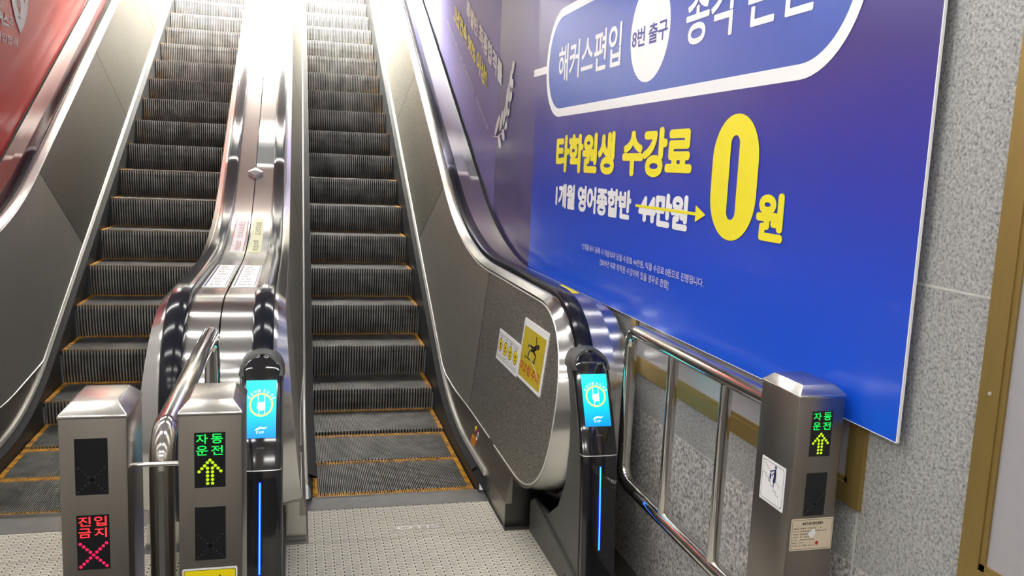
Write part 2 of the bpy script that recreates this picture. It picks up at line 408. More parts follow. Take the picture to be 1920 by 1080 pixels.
# ------------------------------------------------------------------ one balustrade side
JOINTS = [1.43, 3.49, 5.25, 7.0, 8.8]
def side(root, xe, s, xh, xd, h_edge, mats, drum_steps, plinth, px_base, bw=0.004):
    """xe step edge, s outward sign, xh inner edge of the handrail, xd outer end of the deck"""
    ed = lambda y: track(0.11, h_edge, 0.5, y)
    xk = xe+s*0.027; xt = xh-s*0.036; xs_full = xe+s*min(0.060, abs(xt-xe)*0.45)
    seam = lambda y: max(0.275+0.10*sstep(1.7, 2.7, y), ed(y)+0.035)
    def xseam(y): return xk+(xs_full-xk)*min(1, max(0.12, (seam(y)-ed(y))/0.165))
    ys = [YTOP-0.5*i for i in range(int((YTOP-4)/0.5)+1)]+[4-0.1*i for i in range(1, 36)]+[0.42-0.03*i for i in range(0, 13)]+[0.03-0.01*i for i in range(1, 7)]
    ys = sorted(set(round(y, 4) for y in ys))
    def sh(y): return 0.44*sstep(1.6, 3.3, y)
    y_min = min(p[0] for p in RIM)+0.0005
    def col(y):
        yy = max(y, y_min)
        if y > 0.8:
            zb, yt = seam(y), y-sh(y); zt = rim_hi(yt)
            return [(xseam(y)+(xt-xseam(y))*q, y+(yt-y)*q, zb+(zt-zb)*q) for q in (0, .2, .4, .6, .8, 1)]
        zb, zt = rim_lo(yy), rim_hi(yy)
        if y > 0.42: zb = rim_lo(0.42)+(seam(0.8)-rim_lo(0.42))*(y-0.42)/0.38
        X = lambda z: xs_full+(xt-xs_full)*min(1, max(0, (z-0.275)/0.785))
        return [(X(zb+(zt-zb)*q), yy, zb+(zt-zb)*q) for q in (0, .2, .4, .6, .8, 1)]
    edges = [min(ys)-1]+JOINTS+[YTOP+1]
    for i, (a, b) in enumerate(zip(edges, edges[1:])):
        st = sorted([y for y in ys if a+0.002 < y < b-0.002]+[v for v in (a+0.002, b-0.002) if min(ys) < v < max(ys)])
        if len(st) < 2: continue
        bm = bmesh.new(); loft(bm, [col(y) for y in st])
        bmesh.ops.recalc_face_normals(bm, faces=bm.faces[:])
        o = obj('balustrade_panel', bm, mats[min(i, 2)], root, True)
        if i >= 1 and a > 0.9:
            q = bmesh.new(); tube(q, [(p[0]+s*0.003, p[1], p[2]) for p in col(a)], 0.0045, 6); obj('panel_joint', q, 'skirt', root)
    # rim band between panel and handrail
    bm = bmesh.new(); g = off(0.028)
    rows = []
    for (a, b) in zip(RIM, g):
        z = a[1]; X = xt if (a[0] > 0.9 and z > 0.6) else xs_full+(xt-xs_full)*min(1, max(0, (z-0.275)/0.785))
        m1 = (a[0]*.6+b[0]*.4, a[1]*.6+b[1]*.4)
        rows.append([(X, a[0], a[1]), (X-s*0.004, m1[0], m1[1]), (xh-s*0.016, b[0]*.85+a[0]*.15, b[1]*.85+a[1]*.15), (xh-s*0.006, b[0], b[1]), (xh+s*0.012, b[0], b[1])])
    loft(bm, rows); bmesh.ops.recalc_face_normals(bm, faces=bm.faces[:]); obj('rim_band', bm, 'drum', root, True)
    # bright bead along the panel top and round the newel
    bm = bmesh.new(); tube(bm, [(r[0][0]-s*0.001, r[0][1], r[0][2]) for r in rows], 0.0035, 6); obj('rim_bead', bm, 'edge', root, True)
    # handrail
    bm = bmesh.new(); cx = xh+s*0.038; R_ = []
    prof = [(-.038, .026), (-.0385, .014), (-.033, .004), (-.022, 0.0), (0, -.002), (.022, 0.0), (.033, .004), (.0385, .014), (.038, .026), (.028, .032), (-.028, .032)]
    lay = [off(d) for _, d in prof]
    for i in range(len(HP)): R_.append([(cx+prof[j][0], lay[j][i][0], lay[j][i][1]) for j in range(len(prof))])
    vs = loft(bm, R_, True); cap(bm, vs[0]); cap(bm, vs[-1][::-1]); bmesh.ops.recalc_face_normals(bm, faces=bm.faces[:])
    obj('handrail', bm, 'rubber', root, True)
    # deck and newel drums
    xo = xh+s*0.066; bm = bmesh.new()
    lv = [off(d) for d, _ in drum_steps]
    rows = []
    for i in range(len(HP)):
        row = [(xo, off028[i][0], off028[i][1])]
        xa = xo
        for q, (d, xend) in enumerate(drum_steps):
            row += [(xa+s*0.003, lv[q][i][0], lv[q][i][1]), (xend, lv[q][i][0], lv[q][i][1])]; xa = xend
        d3 = off090[i]; row.append((xa, d3[0], d3[1]))
        rows.append(row)
    loft(bm, rows); bmesh.ops.recalc_face_normals(bm, faces=bm.faces[:]); obj('deck_cover', bm, 'drum', root, True)
    # skirt edge trim, skirt, brush, fascia
    ye = sorted([y for y in ys if y > 0.86]+[0.84])
    bm = bmesh.new()
    prof = [(0.012, 0.012), (0.0, 0.014), (-0.006, 0.004), (-0.004, -0.012), (0.004, -0.014)]
    rr = [[(xk+s*a, y, ed(y)+b) for a, b in prof] for y in ye]
    vs = loft(bm, rr, True); cap(bm, vs[0]); cap(bm, vs[-1]); bmesh.ops.recalc_face_normals(bm, faces=bm.faces[:]); obj('skirt_edge_trim', bm, 'edge', root, True)
    bm = bmesh.new(); loft(bm, [[(xk-s*0.002, y, ed(y)-0.010), (xe+s*0.003, y, ed(y)-0.055), (xe+s*0.003, y, min(ed(y)-0.5, -0.06))] for y in ye])
    bmesh.ops.recalc_face_normals(bm, faces=bm.faces[:]); obj('skirt_panel', bm, 'skirt', root)
    bm = bmesh.new()
    loft(bm, [[(xk-s*0.003, y, ed(y)-0.02), (xk-s*0.006, y, ed(y)-0.016), (xe-s*bw, y, ed(y)-0.040), (xe-s*bw, y, ed(y)-0.046), (xk-s*0.003, y, ed(y)-0.04)] for y in ye if y > 0.95], True)
    bmesh.ops.recalc_face_normals(bm, faces=bm.faces[:]); obj('skirt_brush', bm, 'brush', root)
    bm = bmesh.new()
    yf = sorted([y for y in ys if y > 0.5]+[0.4302])
    loft(bm, [[(xk+s*0.008, y, (ed(y)+0.006)), (xseam(y)+s*0.002, y, seam(y)-0.002)] for y in yf])
    loft(bm, [[(xk+s*0.008, y, 0.001), (xk+s*0.008, y, 0.1165)] for y in (0.4302, 0.98)])
    cap(bm, [bm.verts.new((xx, 0.4302, zz)) for xx, zz in ((xk+s*0.008, 0.001), (xk+s*0.008, 0.1165), (xs_full+s*0.001, 0.262), (xs_full+s*0.008, 0.262), (xs_full+s*0.008, 0.001))])
    bmesh.ops.recalc_face_normals(bm, faces=bm.faces[:]); obj('fascia_panel', bm, 'fascia', root)
    bm = bmesh.new(); tube(bm, [(xseam(y)-s*0.001, y, seam(y)) for y in yf if y > 0.8], 0.0035, 6); obj('fascia_bead', bm, 'edge', root, True)
    # base of the newel
    x0, x1 = sorted((xk+s*0.0085, px_base)); bm = box(x0, x1, 0.43, 1.25, 0.002, 0.114); x0, x1 = sorted((xs_full+s*0.006, px_base)); bx(bm, x0, x1, 0.43, 1.25, 0.114, 0.262); obj('newel_base', bm, plinth, root)
off028, off090 = off(0.028), off(0.10)

def escalator(xl, W, noses, label, left, right, comb_y, plate_y, plates, fp):
    root = empty('escalator', (xl+W/2, 0.9, 0.0), label, 'escalator', None)
    I = root.matrix_world.inverted()
    st = None
    for (y, z) in noses:
        loc = I @ Vector((xl, y, z-0.004))
        if st is None:
            st = make_step(W, root, fp); st.location = loc
        else: copy_step(st, root, loc, z < 1.7)
    # short visible end of the step entering the comb
    t = bmesh.new(); yb = noses[0][0]-0.006
    bx(t, xl+0.002, xl+W-0.002, comb_y, yb, -0.05, -0.013, 1)
    t2 = bmesh.new(); p = (W-0.008)/88
    for i in range(88):
        a = xl+0.004+i*p+p*0.29; bx(t, a, a+p*0.42, comb_y, yb, -0.013, -0.004, 0); bx(t2, a-.0004, a+p*0.42+.0004, max(yb-0.042, comb_y+0.012), yb, -0.009, -0.0033)
    s2 = obj('step', t, ['tread', 'groove'], root); d2 = obj('demarcation_strip', t2, 'demarc', s2)
    side(root, *left); side(root, *right)
    # comb plate with teeth
    bm = bmesh.new(); loft(bm, [[(xl-0.03, plate_y, 0.003), (xl+W+0.03, plate_y, 0.003)], [(xl-0.03, plate_y, 0.007), (xl+W+0.03, plate_y, 0.007)], [(xl-0.03, comb_y-0.03, 0.007), (xl+W+0.03, comb_y-0.03, 0.007)], [(xl-0.005, comb_y+0.004, 0.002), (xl+W+0.005, comb_y+0.004, 0.002)], [(xl-0.005, comb_y+0.004, -0.03), (xl+W+0.005, comb_y+0.004, -0.03)]])
    for i in range(88):
        a = xl+0.004+i*p-p*0.2; bx(bm, a, a+p*0.4, comb_y, comb_y+0.022, -0.012, 0.0)
    bmesh.ops.recalc_face_normals(bm, faces=bm.faces[:]); obj('comb_plate', bm, 'comb', root)
    out = []
    for (x0, x1, y0, y1, lab) in plates:
        e = empty('landing_plate', ((x0+x1)/2, (y0+y1)/2, 0.0012), lab, 'floor plate'); out.append(e)
        obj('plate', bevel(box(x0, x1, y0, y1, 0.0012, 0.006), 0.0012, 1), 'plate', e)
    return out[0]

R_noses = [(0.967, 0), (1.434, 0), (1.905, 0.018), (2.383, 0.150)]+[(2.7568+0.4022*i, 0.3607+0.2233*i) for i in range(20)]
L_noses = [(0.920, 0), (1.375, 0), (1.845, 0.006), (2.250, 0.150)]+[(2.6719+0.4022*i, 0.3707+0.2233*i) for i in range(20)]
SEAM = -0.36
R = escalator(0.0, 0.818, R_noses, 'right-hand escalator with black handrails and dark ribbed steps beside the blue banner', 
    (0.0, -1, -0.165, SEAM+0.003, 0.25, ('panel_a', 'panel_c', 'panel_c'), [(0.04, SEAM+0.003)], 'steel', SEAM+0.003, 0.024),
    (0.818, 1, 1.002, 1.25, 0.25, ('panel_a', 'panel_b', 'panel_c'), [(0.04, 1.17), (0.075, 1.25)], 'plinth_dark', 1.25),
    0.900, 0.735, [(-0.026, 0.844, 0.388, 0.734, 'slotted metal floor plate with cast emblem at the foot of the right escalator'), (-0.362, 0.985, -1.9, 0.382, 'large slotted metal floor plate in front of the right escalator')], False)
L = escalator(-1.5335, 0.818, L_noses, 'left-hand escalator with yellow-edged steps beside the red poster wall',
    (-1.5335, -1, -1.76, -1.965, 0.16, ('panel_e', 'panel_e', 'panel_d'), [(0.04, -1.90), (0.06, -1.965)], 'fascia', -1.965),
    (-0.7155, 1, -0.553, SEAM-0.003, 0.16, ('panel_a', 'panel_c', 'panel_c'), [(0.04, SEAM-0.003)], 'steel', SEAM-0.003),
    0.845, 0.665, [(-1.565, -0.69, 0.388, 0.664, 'slotted metal floor plate at the foot of the left escalator'), (-1.72, -0.366, -1.9, 0.382, 'large slotted metal floor plate in front of the left escalator, behind the leftmost bollard')], True)
# emblem cast in the right landing plate
bm = bmesh.new(); fl = lambda u, v, d: (u, v, 0.0061+d)
extrude_poly(bm, rrect(0.345, 0.575, 0.452, 0.500, 0.012), fl, 0, 0.0015); e = obj('emblem', bm, 'emblem', R)
bm = bmesh.new(); text(bm, 'OTIS', fl, 0.362, 0.558, 0.459, 0.493, 0.0022, 0.02); e2 = obj('lettering', bm, 'edge', e)

# ------------------------------------------------------------------ the setting
bm = box(-2.05, 1.30, -6.5, 0.895, -0.15, 0.0); bx(bm, -0.66, -0.06, 0.9, 1.6, -0.15, 0.0); struct('floor', bm, 'floor')
XW = 1.29
bm = bmesh.new(); bx(bm, XW, XW+0.15, -6.5, 12, 0.688, 7.6, 0); bx(bm, XW, XW+0.15, -6.5, 12, -0.15, 0.680, 1)
bx(bm, XW+0.003, XW+0.1, -6.5, 12, 0.679, 0.689, 2)
bx(bm, XW-0.0006, XW+0.02, -6.5, -1.42, 1.4205, 1.4265, 2); bx(bm, XW-0.0006, XW+0.02, -1.423, -1.417, 0.3, 0.86, 2)
struct('wall_right', bm, ['gran_hi', 'gran_lo', 'grout'])
bm = box(-2.15, -2.0, -6.5, 12, -0.15, 7.6); struct('wall_left', bm, 'plaster')
bm = box(-2.15, 1.44, -6.65, -6.5, -0.15, 3.2); struct('wall_back', bm, 'plaster')
YC = 3.7
cz = lambda y: 3.05 if y < YC else 3.05+SL*(y-YC)
bm = bmesh.new(); loft(bm, [[(-2.15, y, cz(y)), (1.44, y, cz(y)), (1.44, y, cz(y)+0.1), (-2.15, y, cz(y)+0.1)] for y in (-6.6, YC, 12)], True); bmesh.ops.recalc_face_normals(bm, faces=bm.faces[:]); struct('ceiling', bm, 'ceil')

def lamp(x, y, mat, L, wd, lab, baffle=0.0):
    z = cz(y); a = 0 if y < YC else TH
    t = empty('ceiling_light', (x, y, z-0.005), lab, 'light', 'ceiling lights over the escalators')
    t.matrix_world = Matrix.Translation((x, y, z-0.005)) @ Matrix.Rotation(a, 4, 'X')
    f = bmesh.new(); bx(f, -L/2-0.02, L/2+0.02, -wd/2-0.02, wd/2+0.02, -0.04, 0.0)
    if baffle: bx(f, -L/2-0.02, L/2+0.02, -wd/2-0.02, -wd/2-0.008, -0.055-baffle, -0.04)  # lip added to the unseen lamps to keep their glare off the lower flight
    o = obj('lamp_frame', f, 'lampframe'); o.parent = t
    f = bmesh.new(); bx(f, -L/2, L/2, -wd/2, wd/2, -0.055, -0.0405); o = obj('diffuser', f, mat); o.parent = t
for x in (-1.3, 0.5):
    for y in (-5.6, -4.2, -2.8, -1.4, 0.0, 1.4): lamp(x, y, 'lamp_low', 1.3, 0.15, 'square white ceiling light over the landing')
for y in (6.3, 7.3, 8.3, 9.3): lamp(-0.35, y, 'lamp_high', 2.1, 0.3, 'bright ceiling light over the upper flight', 0.045)

# ------------------------------------------------------------------ right wall: framed panels, banners
def framed(y_far, y_near, z0, z1, label):
    t = empty('framed_panel', (XW, (y_far+y_near)/2, z0), label, 'display frame'); f = 0.052
    bm = bmesh.new(); fn = wall_r(XW)
    for (a, b, c, d) in ((-y_far, -y_near, z0, z0+f), (-y_far, -y_near, z1-f, z1), (-y_far, -y_far+f, z0+f, z1-f), (-y_near-f, -y_near, z0+f, z1-f)):
        extrude_poly(bm, [(a, c), (b, c), (b, d), (a, d)], fn, 0, 0.012)
    for (a, b, c, d) in ((-y_far+f, -y_near-f, z0+f, z0+f+0.014), (-y_far+f, -y_far+f+0.014, z0+f, z1-f), (-y_near-f-0.014, -y_near-f, z0+f, z1-f)):
        extrude_poly(bm, [(a, c), (b, c), (b, d), (a, d)], fn, 0, 0.009)
    obj('frame', bm, 'gold', t)
    bm = bmesh.new(); extrude_poly(bm, [(-y_far+f, z0+f), (-y_near-f, z0+f), (-y_near-f, z1-f), (-y_far+f, z1-f)], fn, 0.0, 0.004); obj('panel', bm, 'lightpanel', t)
    bm = bmesh.new()
    for (u, v) in ((-y_far+f*0.6, z0+0.42), (-y_near-f*0.6, z0+0.42)): extrude_poly(bm, ell(u, v, 0.004, 0.004, 10), fn, 0.014, 0.016)
    obj('screw', bm, 'edge', t)
framed(0.10, -1.433, 0.832, 1.20, 'bronze framed white panel low on the granite wall behind the railing')
framed(-1.768, -3.4, 0.815, 2.7, 'tall bronze framed white panel at the right end of the granite wall')

# big blue banner board
XB = 1.262
t = empty('billboard', (XB, 0.05, 1.054), 'large blue banner board with yellow zero and white Korean lettering on the granite wall', 'billboard')
B = wall_r(XB)
bm = box(XB, XB+0.006, -1.5625, 1.70, 1.054, 2.95); obj('board', bm, 'bill', t)
for y in (-1.2, 0.0, 1.2): obj('batten', box(XB+0.0062, XW-0.0005, y-0.03, y+0.03, 1.25, 2.9), 'ink', t)
bm = box(XB-0.0008, XB+0.0062, -1.5655, -1.5625, 1.053, 2.95); bx(bm, XB-0.0008, XB+0.0062, -1.5625, 1.70, 1.0522, 1.054); obj('white_edging', bm, 'white', t)
zc = 2.2
bm = bmesh.new(); frame2(bm, rrect(-1.5, 1.305, zc-0.28, zc+0.28, 0.279, 14), rrect(-1.455, 1.262, zc-0.237, zc+0.237, 0.2365, 14), B, 0.0012); poly(bm, [(-1.762, 2.172), (-1.495, 2.168), (-1.495, 2.209), (-1.762, 2.213)], B, 0.0011); obj('capsule_outline', bm, 'white', t)
bm = bmesh.new(); poly(bm, rrect(-1.456, 1.263, zc-0.238, zc+0.238, 0.2375, 14), B, 0.0008); obj('capsule_fill', bm, 'capsule', t)
bm = bmesh.new(); poly(bm, ell(-0.06, 2.2, 0.196, 0.196, 48), B, 0.0014); obj('white_disc', bm, 'white', t)
def lett(parent, mat, items, fn):
    for (body, u0, u1, v0, v1, bold) in items:
        bm = bmesh.new(); text(bm, body, fn, u0, u1, v0, v1, 0.0020, bold); obj('lettering', bm, mat, parent)
lett(t, 'white', [('해커스편입', -1.272, -0.362, 2.098, 2.286, 0.016), ('종각 본원', 0.275, 1.068, 2.098, 2.300, 0.016), ('1개월 영어종합반', -1.208, -0.137, 1.445, 1.573, 0.05), ('44만원', -0.056, 0.398, 1.445, 1.573, 0.055)], B)
lett(t, 'capsule_ink', [('8번 출구', -0.238, 0.116, 2.150, 2.229, 0.02)], B)
lett(t, 'yellow', [('타학원생', -1.236, -0.363, 1.630, 1.822, 0.05), ('수강료', -0.27, 0.401, 1.630, 1.822, 0.05), ('원', 0.862, 1.015, 1.462, 1.605, 0.05)], B)
lett(t, 'lavender', [('*2개월 동시 등록 시 적용되며 당월 수강료 44만원, 익월 수강료 0원으로 진행됩니다.', -0.737, 0.555, 1.266, 1.297, 0.012), ('[2019년 이후 타학원 수강이력 있을 경우로 한함]', -0.468, 0.278, 1.216, 1.252, 0.012)], B)
bm = bmesh.new(); frame2(bm, rrect(0.557, 0.852, 1.443, 1.844, 0.145, 12), rrect(0.674, 0.730, 1.509, 1.777, 0.0275, 12), B, 0.002); obj('large_zero', bm, 'yellow', t)
bm = bmesh.new(); line(bm, [(-0.09, 1.5125), (0.46, 1.5125)], 0.011, B, 0.0028); poly(bm, [(0.457, 1.484), (0.535, 1.5135), (0.457, 1.543)], B, 0.0029); obj('strike_arrow', bm, 'yellow', t)

# purple banner film along the right flight
XP = 1.275
t = empty('purple_banner', (XP, 4, 2.5), 'purple glossy banner film along the right escalator wall left of the blue board', 'banner')
P = wall_r(XP)
def film(bm, ya, yb, top, x0, x1, lift=0.0):
    n = 24; rows = []
    for i in range(n+1):
        y = ya+(yb-ya)*i/n; zb = track(1.03, 0.945, 0.8, y)+0.004+lift*(0.5+0.5*math.sin(y*7.3)*math.cos(y*17.1)); x = x0+(x1-x0)*i/n
        rows.append([(x, y, zb), (x, y, zb+0.15), (x+0.002*math.sin(y*5), y, zb+0.7), (x, y, top(y)), (x+0.004, y, top(y)), (x+0.004, y, zb)])
    loft(bm, rows, True); bmesh.ops.recalc_face_normals(bm, faces=bm.faces[:]); return bm
bm = bmesh.new(); film(bm, 2.75, 7.2, lambda y: min(6.8, cz(y)-0.1), XP, XP, 0.02); obj('film', bm, 'purple_glare', t, True)
bm = bmesh.new(); film(bm, 1.706, 2.80, lambda y: 2.94, XP-0.006, XP+0.001); obj('film', bm, 'purple', t, True)
Pt = wall_r(XP)
def slant(u0, z0, u1, z1):          # a text line that climbs with the escalator: v measured across the line
    k = (z1-z0)/(u1-u0)
    return lambda u, v, d: (XP-d, -u, z0+k*(u-u0)+v)
for body, mat, yl, zl, yr, zr, h, bold in (('특별반 최종합격률', 'white', 4.02, 2.86, 2.62, 2.175, 0.155, 0.045), ('2년연속 90% 이상!', 'yellow', 4.60, 2.925, 3.12, 2.195, 0.155, 0.045)):
    bm = bmesh.new(); text(bm, body, slant(-yl, zl, -yr, zr), -yl, -yr, 0, h, 0.004, bold); obj('lettering', bm, mat, t)
bm = bmesh.new(); smudge(bm, slant(-4.98, 2.96, -3.02, 1.90), -4.98, -3.02, 0, 0.035, 46, 0.004, 3); obj('fine_print', bm, 'white', t)
bm = bmesh.new()
def pix(u, v):                      # laurel outline points measured on the wall plane
    return u, v
LV = [((930.5, 254), (940.5, 216.5)), ((940, 246), (946.5, 207)), ((946.5, 236), (952, 196)), ((952, 219.5), (955.5, 164)), ((957.7, 191.5), (958, 155.5)), ((959, 166.5), (963.3, 130.5)), ((964, 139), (966.6, 114)),
      ((937, 257), (942, 277)), ((944.5, 244.5), (948.5, 262.5)), ((951.8, 243), (952, 229)), ((956.5, 217), (957, 203)), ((958.5, 189), (963.3, 173.5)), ((962, 164), (965.5, 150))]
def to_wall(px, py, x):             # where the measured line of sight meets the wall plane
    d = r_*((px-960)/1600.07)+u_*((540-py)/1600.07)+f_
    k = (x+0.0901)/d.x
    return -(-3.1897+k*d.y), 1.6481+k*d.z
for (a, b) in LV:
    A, Bq = to_wall(*a, XP), to_wall(*b, XP); L_ = math.hypot(A[0]-Bq[0], A[1]-Bq[1])
    poly(bm, ell((A[0]+Bq[0])/2, (A[1]+Bq[1])/2, L_/2, 0.030, 16, math.atan2(Bq[1]-A[1], Bq[0]-A[0])), Pt, 0.012)
line(bm, [to_wall(*q, XP) for q in ((928, 256), (936, 256.5), (945, 249), (951, 236), (958, 200), (964, 150))], 0.008, Pt, 0.0115); obj('laurel_branch', bm, 'white', t)

# red poster film along the left flight
XR = -1.985
t = empty('red_banner', (XR, 5, 2.5), 'red glossy poster film on the wall left of the left escalator', 'banner'); Q = wall_l(XR)
bm = bmesh.new(); n = 30; rows = []
for i in range(n+1):
    y = 1.2+5.6*i/n; zb = track(1.05, 0.965, 0.8, y)+0.004+0.006*math.sin(y*9); top = min(6.8, cz(y)-0.1, zb+1.45)
    rows.append([(XR, y, zb), (XR, y, zb+0.3), (XR-0.003*math.sin(y*4), y, zb+0.8), (XR, y, top), (XR-0.006, y, top), (XR-0.006, y, zb)])
loft(bm, rows, True); bmesh.ops.recalc_face_normals(bm, faces=bm.faces[:]); obj('film', bm, 'redposter', t, True)
lett(t, 'white', [('해커스', 3.10, 3.462, 2.425, 2.525, 0.05), ('로', 3.465, 3.56, 2.44, 2.51, 0.0), ('고려대 편입합격', 2.78, 3.63, 2.325, 2.385, 0.0), ('꿈꾸는', 2.95, 3.36, 2.545, 2.62, 0.0)], Q)
bm = bmesh.new(); poly(bm, [(3.705, 2.425), (3.80, 2.50), (3.88, 2.60), (3.925, 2.72), (3.93, 2.95), (3.49, 2.95), (3.495, 2.72), (3.54, 2.60), (3.61, 2.50)], Q, 0.003); obj('shield', bm, 'white', t)
bm = bmesh.new()
for pts in ([(3.6, 2.9), (3.64, 2.76), (3.66, 2.62), (3.70, 2.57)], [(3.70, 2.57), (3.72, 2.62), (3.66, 2.70), (3.68, 2.84)], [(3.75, 2.86), (3.78, 2.74), (3.82, 2.66)], [(3.80, 2.78), (3.85, 2.84)], [(3.62, 2.80), (3.56, 2.84)]): line(bm, pts, 0.022, Q, 0.004)
smudge(bm, Q, 3.66, 3.74, 2.525, 2.545, 5, 0.004, 5); obj('crest_strokes', bm, 'redink', t)

# ------------------------------------------------------------------ railings and bollards
def arc(cy, cz_, r, a0, a1, n=8): return [(cy+r*math.cos(a0+(a1-a0)*i/n), cz_+r*math.sin(a0+(a1-a0)*i/n)) for i in range(n+1)]
t = empty('guard_railing', (1.173, -0.7, 0.443), 'polished steel railing in front of the granite wall, behind the right-hand bollard', 'railing')
x, zt, zb, yf, yn, r = 1.173, 1.047, 0.443, -0.165, -1.223, 0.026
pts = [(yn, zt)]+arc(yf-0.07, zt-0.07, 0.07, PI/2, 0)+arc(yf-0.07, zb+0.07, 0.07, 0, -PI/2)+[(yn, zb)]
bm = bmesh.new(); tube(bm, [(x, a, b) for a, b in pts], r, 20); obj('frame_tube', bm, 'chrome', t, True)
for y in (-0.55, -0.925):
    bm = bmesh.new(); tube(bm, [(x, y, zb+0.02), (x, y, zt-0.02)], 0.019, 16); obj('post', bm, 'chrome', t, True)
t = empty('guard_railing', (-0.367, -0.7, 0.0), 'polished steel railing with rounded bend standing between the two left bollards', 'railing')
x, zt, yf, yn, r = -0.367, 1.040, -0.12, -1.285, 0.0265
pts = [(yn, 0.006)]+[(yn, 0.5)]+arc(yn+0.075, zt-0.075, 0.075, PI, PI/2)+arc(yf-0.075, zt-0.075, 0.075, PI/2, 0)+[(yf, 0.5), (yf, 0.006)]
bm = bmesh.new(); tube(bm, [(x, a, b) for a, b in pts], r, 20); obj('frame_tube', bm, 'chrome', t, True)
bm = bmesh.new(); tube(bm, [(x, yf-0.02, 0.443), (x, yn+0.02, 0.443)], 0.022, 14); obj('lower_rail', bm, 'chrome', t, True)

def dots(bm, pts, fn, r=0.0034, d=0.0016):
    for u, v in pts: poly(bm, ell(u, v, r, r, 10), fn, d)
def bollard(x0, x1, label, wins):
    ya, yb, H = -1.40, -1.225, 1.12
    t = empty('indicator_bollard', ((x0+x1)/2, (ya+yb)/2, 0.0), label, 'bollard', None)
    bm = bevel(box(x0, x1, ya, yb, 0.006, H), 0.004, 2); obj('housing', bm, 'bollard', t, True)
    bm = bmesh.new(); e = 0.0015
    rings = [[(x0-e, ya-e, H-0.004), (x1+e, ya-e, H-0.004), (x1+e, yb+e, H-0.004), (x0-e, yb+e, H-0.004)], [(x0-e, ya-e, H+0.003), (x1+e, ya-e, H+0.003), (x1+e, yb+e, H+0.003), (x0-e, yb+e, H+0.003)],
             [(x0+0.02, ya+0.022, H+0.026), (x1-0.02, ya+0.022, H+0.026), (x1-0.02, yb-0.022, H+0.026), (x0+0.02, yb-0.022, H+0.026)]]
    vs = loft(bm, rings, True); cap(bm, vs[0][::-1]); cap(bm, vs[-1]); bmesh.ops.recalc_face_normals(bm, faces=bm.faces[:])
    obj('cap', bevel(bm, 0.002, 2), 'steel', t, True)
    F = front(ya)
    for (u0, u1, v0, v1, kind) in wins:
        bm = bmesh.new(); extrude_poly(bm, [(u0, v0), (u1, v0), (u1, v1), (u0, v1)], F, 0.0, 0.0012)
        dsp = obj('display', bm, 'dispblack', t); W_, Hh = u1-u0, v1-v0
        def sub(name, bm, mat):
            return obj(name, bm, mat, dsp)
        P_ = lambda a, b: (u0+a*W_, v0+b*Hh)
        if kind in ('go', 'stop'):
            ch = ('자', '동', '운', '전') if kind == 'go' else ('진', '입', '금', '지')
            bm = bmesh.new()
            for q, (a, b) in enumerate(((0.06, 0.80), (0.54, 0.80), (0.06, 0.59), (0.54, 0.59))):
                p0, p1 = P_(a, b), P_(a+0.38, b+0.175); text(bm, ch[q], F, p0[0], p1[0], p0[1], p1[1], 0.0016, 0.012)
            sub('lit_lettering', bm, 'green' if kind == 'go' else 'red')
        bm = bmesh.new()
        if kind == 'go':
            pts = [P_(0.5, 0.50)]+[P_(0.5+sg*a, b) for sg in (-1, 1) for a, b in ((0.085, 0.455), (0.17, 0.40), (0.26, 0.35), (0.35, 0.295), (0.08, 0.355), (0.08, 0.285), (0.08, 0.215), (0.08, 0.145), (0.08, 0.075))]
            dots(bm, pts, F); sub('lit_arrow', bm, 'lime')
        else:
            pts = []
            for q in range(9):
                a = 0.10+0.80*q/8; b = 0.06+0.42*q/8; pts += [P_(a, b), P_(1-a, b)]
            dots(bm, pts, F, 0.0033 if kind == 'stop' else 0.0026); sub('lit_cross' if kind == 'stop' else 'unlit_cross', bm, 'pink' if kind == 'stop' else 'dimdot')
        if kind == 'blank': pass
    return t
bollard(-0.5415, -0.415, 'leftmost steel bollard, its lower display lit red with a no-entry cross', [(-0.5125, -0.4515, 0.959, 1.0765, 'off'), (-0.5125, -0.4515, 0.800, 0.9165, 'stop')])
bollard(-0.3195, -0.194, 'middle steel bollard with a green arrow display, beside the left screen post', [(-0.288, -0.227, 0.963, 1.081, 'go'), (-0.288, -0.227, 0.804, 0.9205, 'off')])
bollard(1.108, 1.238, 'right-hand steel bollard with a green arrow display, at the end of the wall railing', [(1.1475, 1.2055, 0.968, 1.0835, 'go'), (1.1475, 1.2055, 0.813, 0.925, 'off')])
bm = bmesh.new(); tube(bm, [(-0.4155, -1.345, 0.998), (-0.319, -1.345, 0.998)], 0.005, 12); tag(obj('tie_rod', bm, 'chrome', None, True), 'thin steel rod joining the two left bollards in front of the railing bend', 'rod')

# stickers on the bollards
def sticker(name, label, cat, fn, u0, u1, v0, v1, mat, r=0.004, th=0.001, group=None):
    o = empty(name, fn((u0+u1)/2, v0, 0.0), label, cat, group)
    bm = bmesh.new(); extrude_poly(bm, rrect(u0, u1, v0, v1, r, 4), fn, 0.0001, th); obj('sheet', bm, mat, o); return o
F = front(-1.40)
o = sticker('yellow_sticker', 'yellow sticker with white rim low on the middle bollard', 'sticker', F, -0.314, -0.204, 0.64, 0.786, 'white')
bm = bmesh.new(); poly(bm, rrect(-0.3105, -0.2075, 0.643, 0.7825, 0.003, 4), F, 0.0014); obj('yellow_field', bm, 'stkyellow', o)
bm = bmesh.new(); frame2(bm, rrect(-0.3105, -0.2075, 0.643, 0.7825, 0.003, 4), rrect(-0.3095, -0.2085, 0.644, 0.7815, 0.003, 4), F, 0.0017); text(bm, '손', F, -0.249, -0.229, 0.746, 0.770, 0.0017, 0.0); obj('lettering', bm, 'ink', o)
o = sticker('inspection_label', 'cream inspection label with small print low on the right bollard front', 'label', F, 1.117, 1.2365, 0.722, 0.806, 'offwhite')
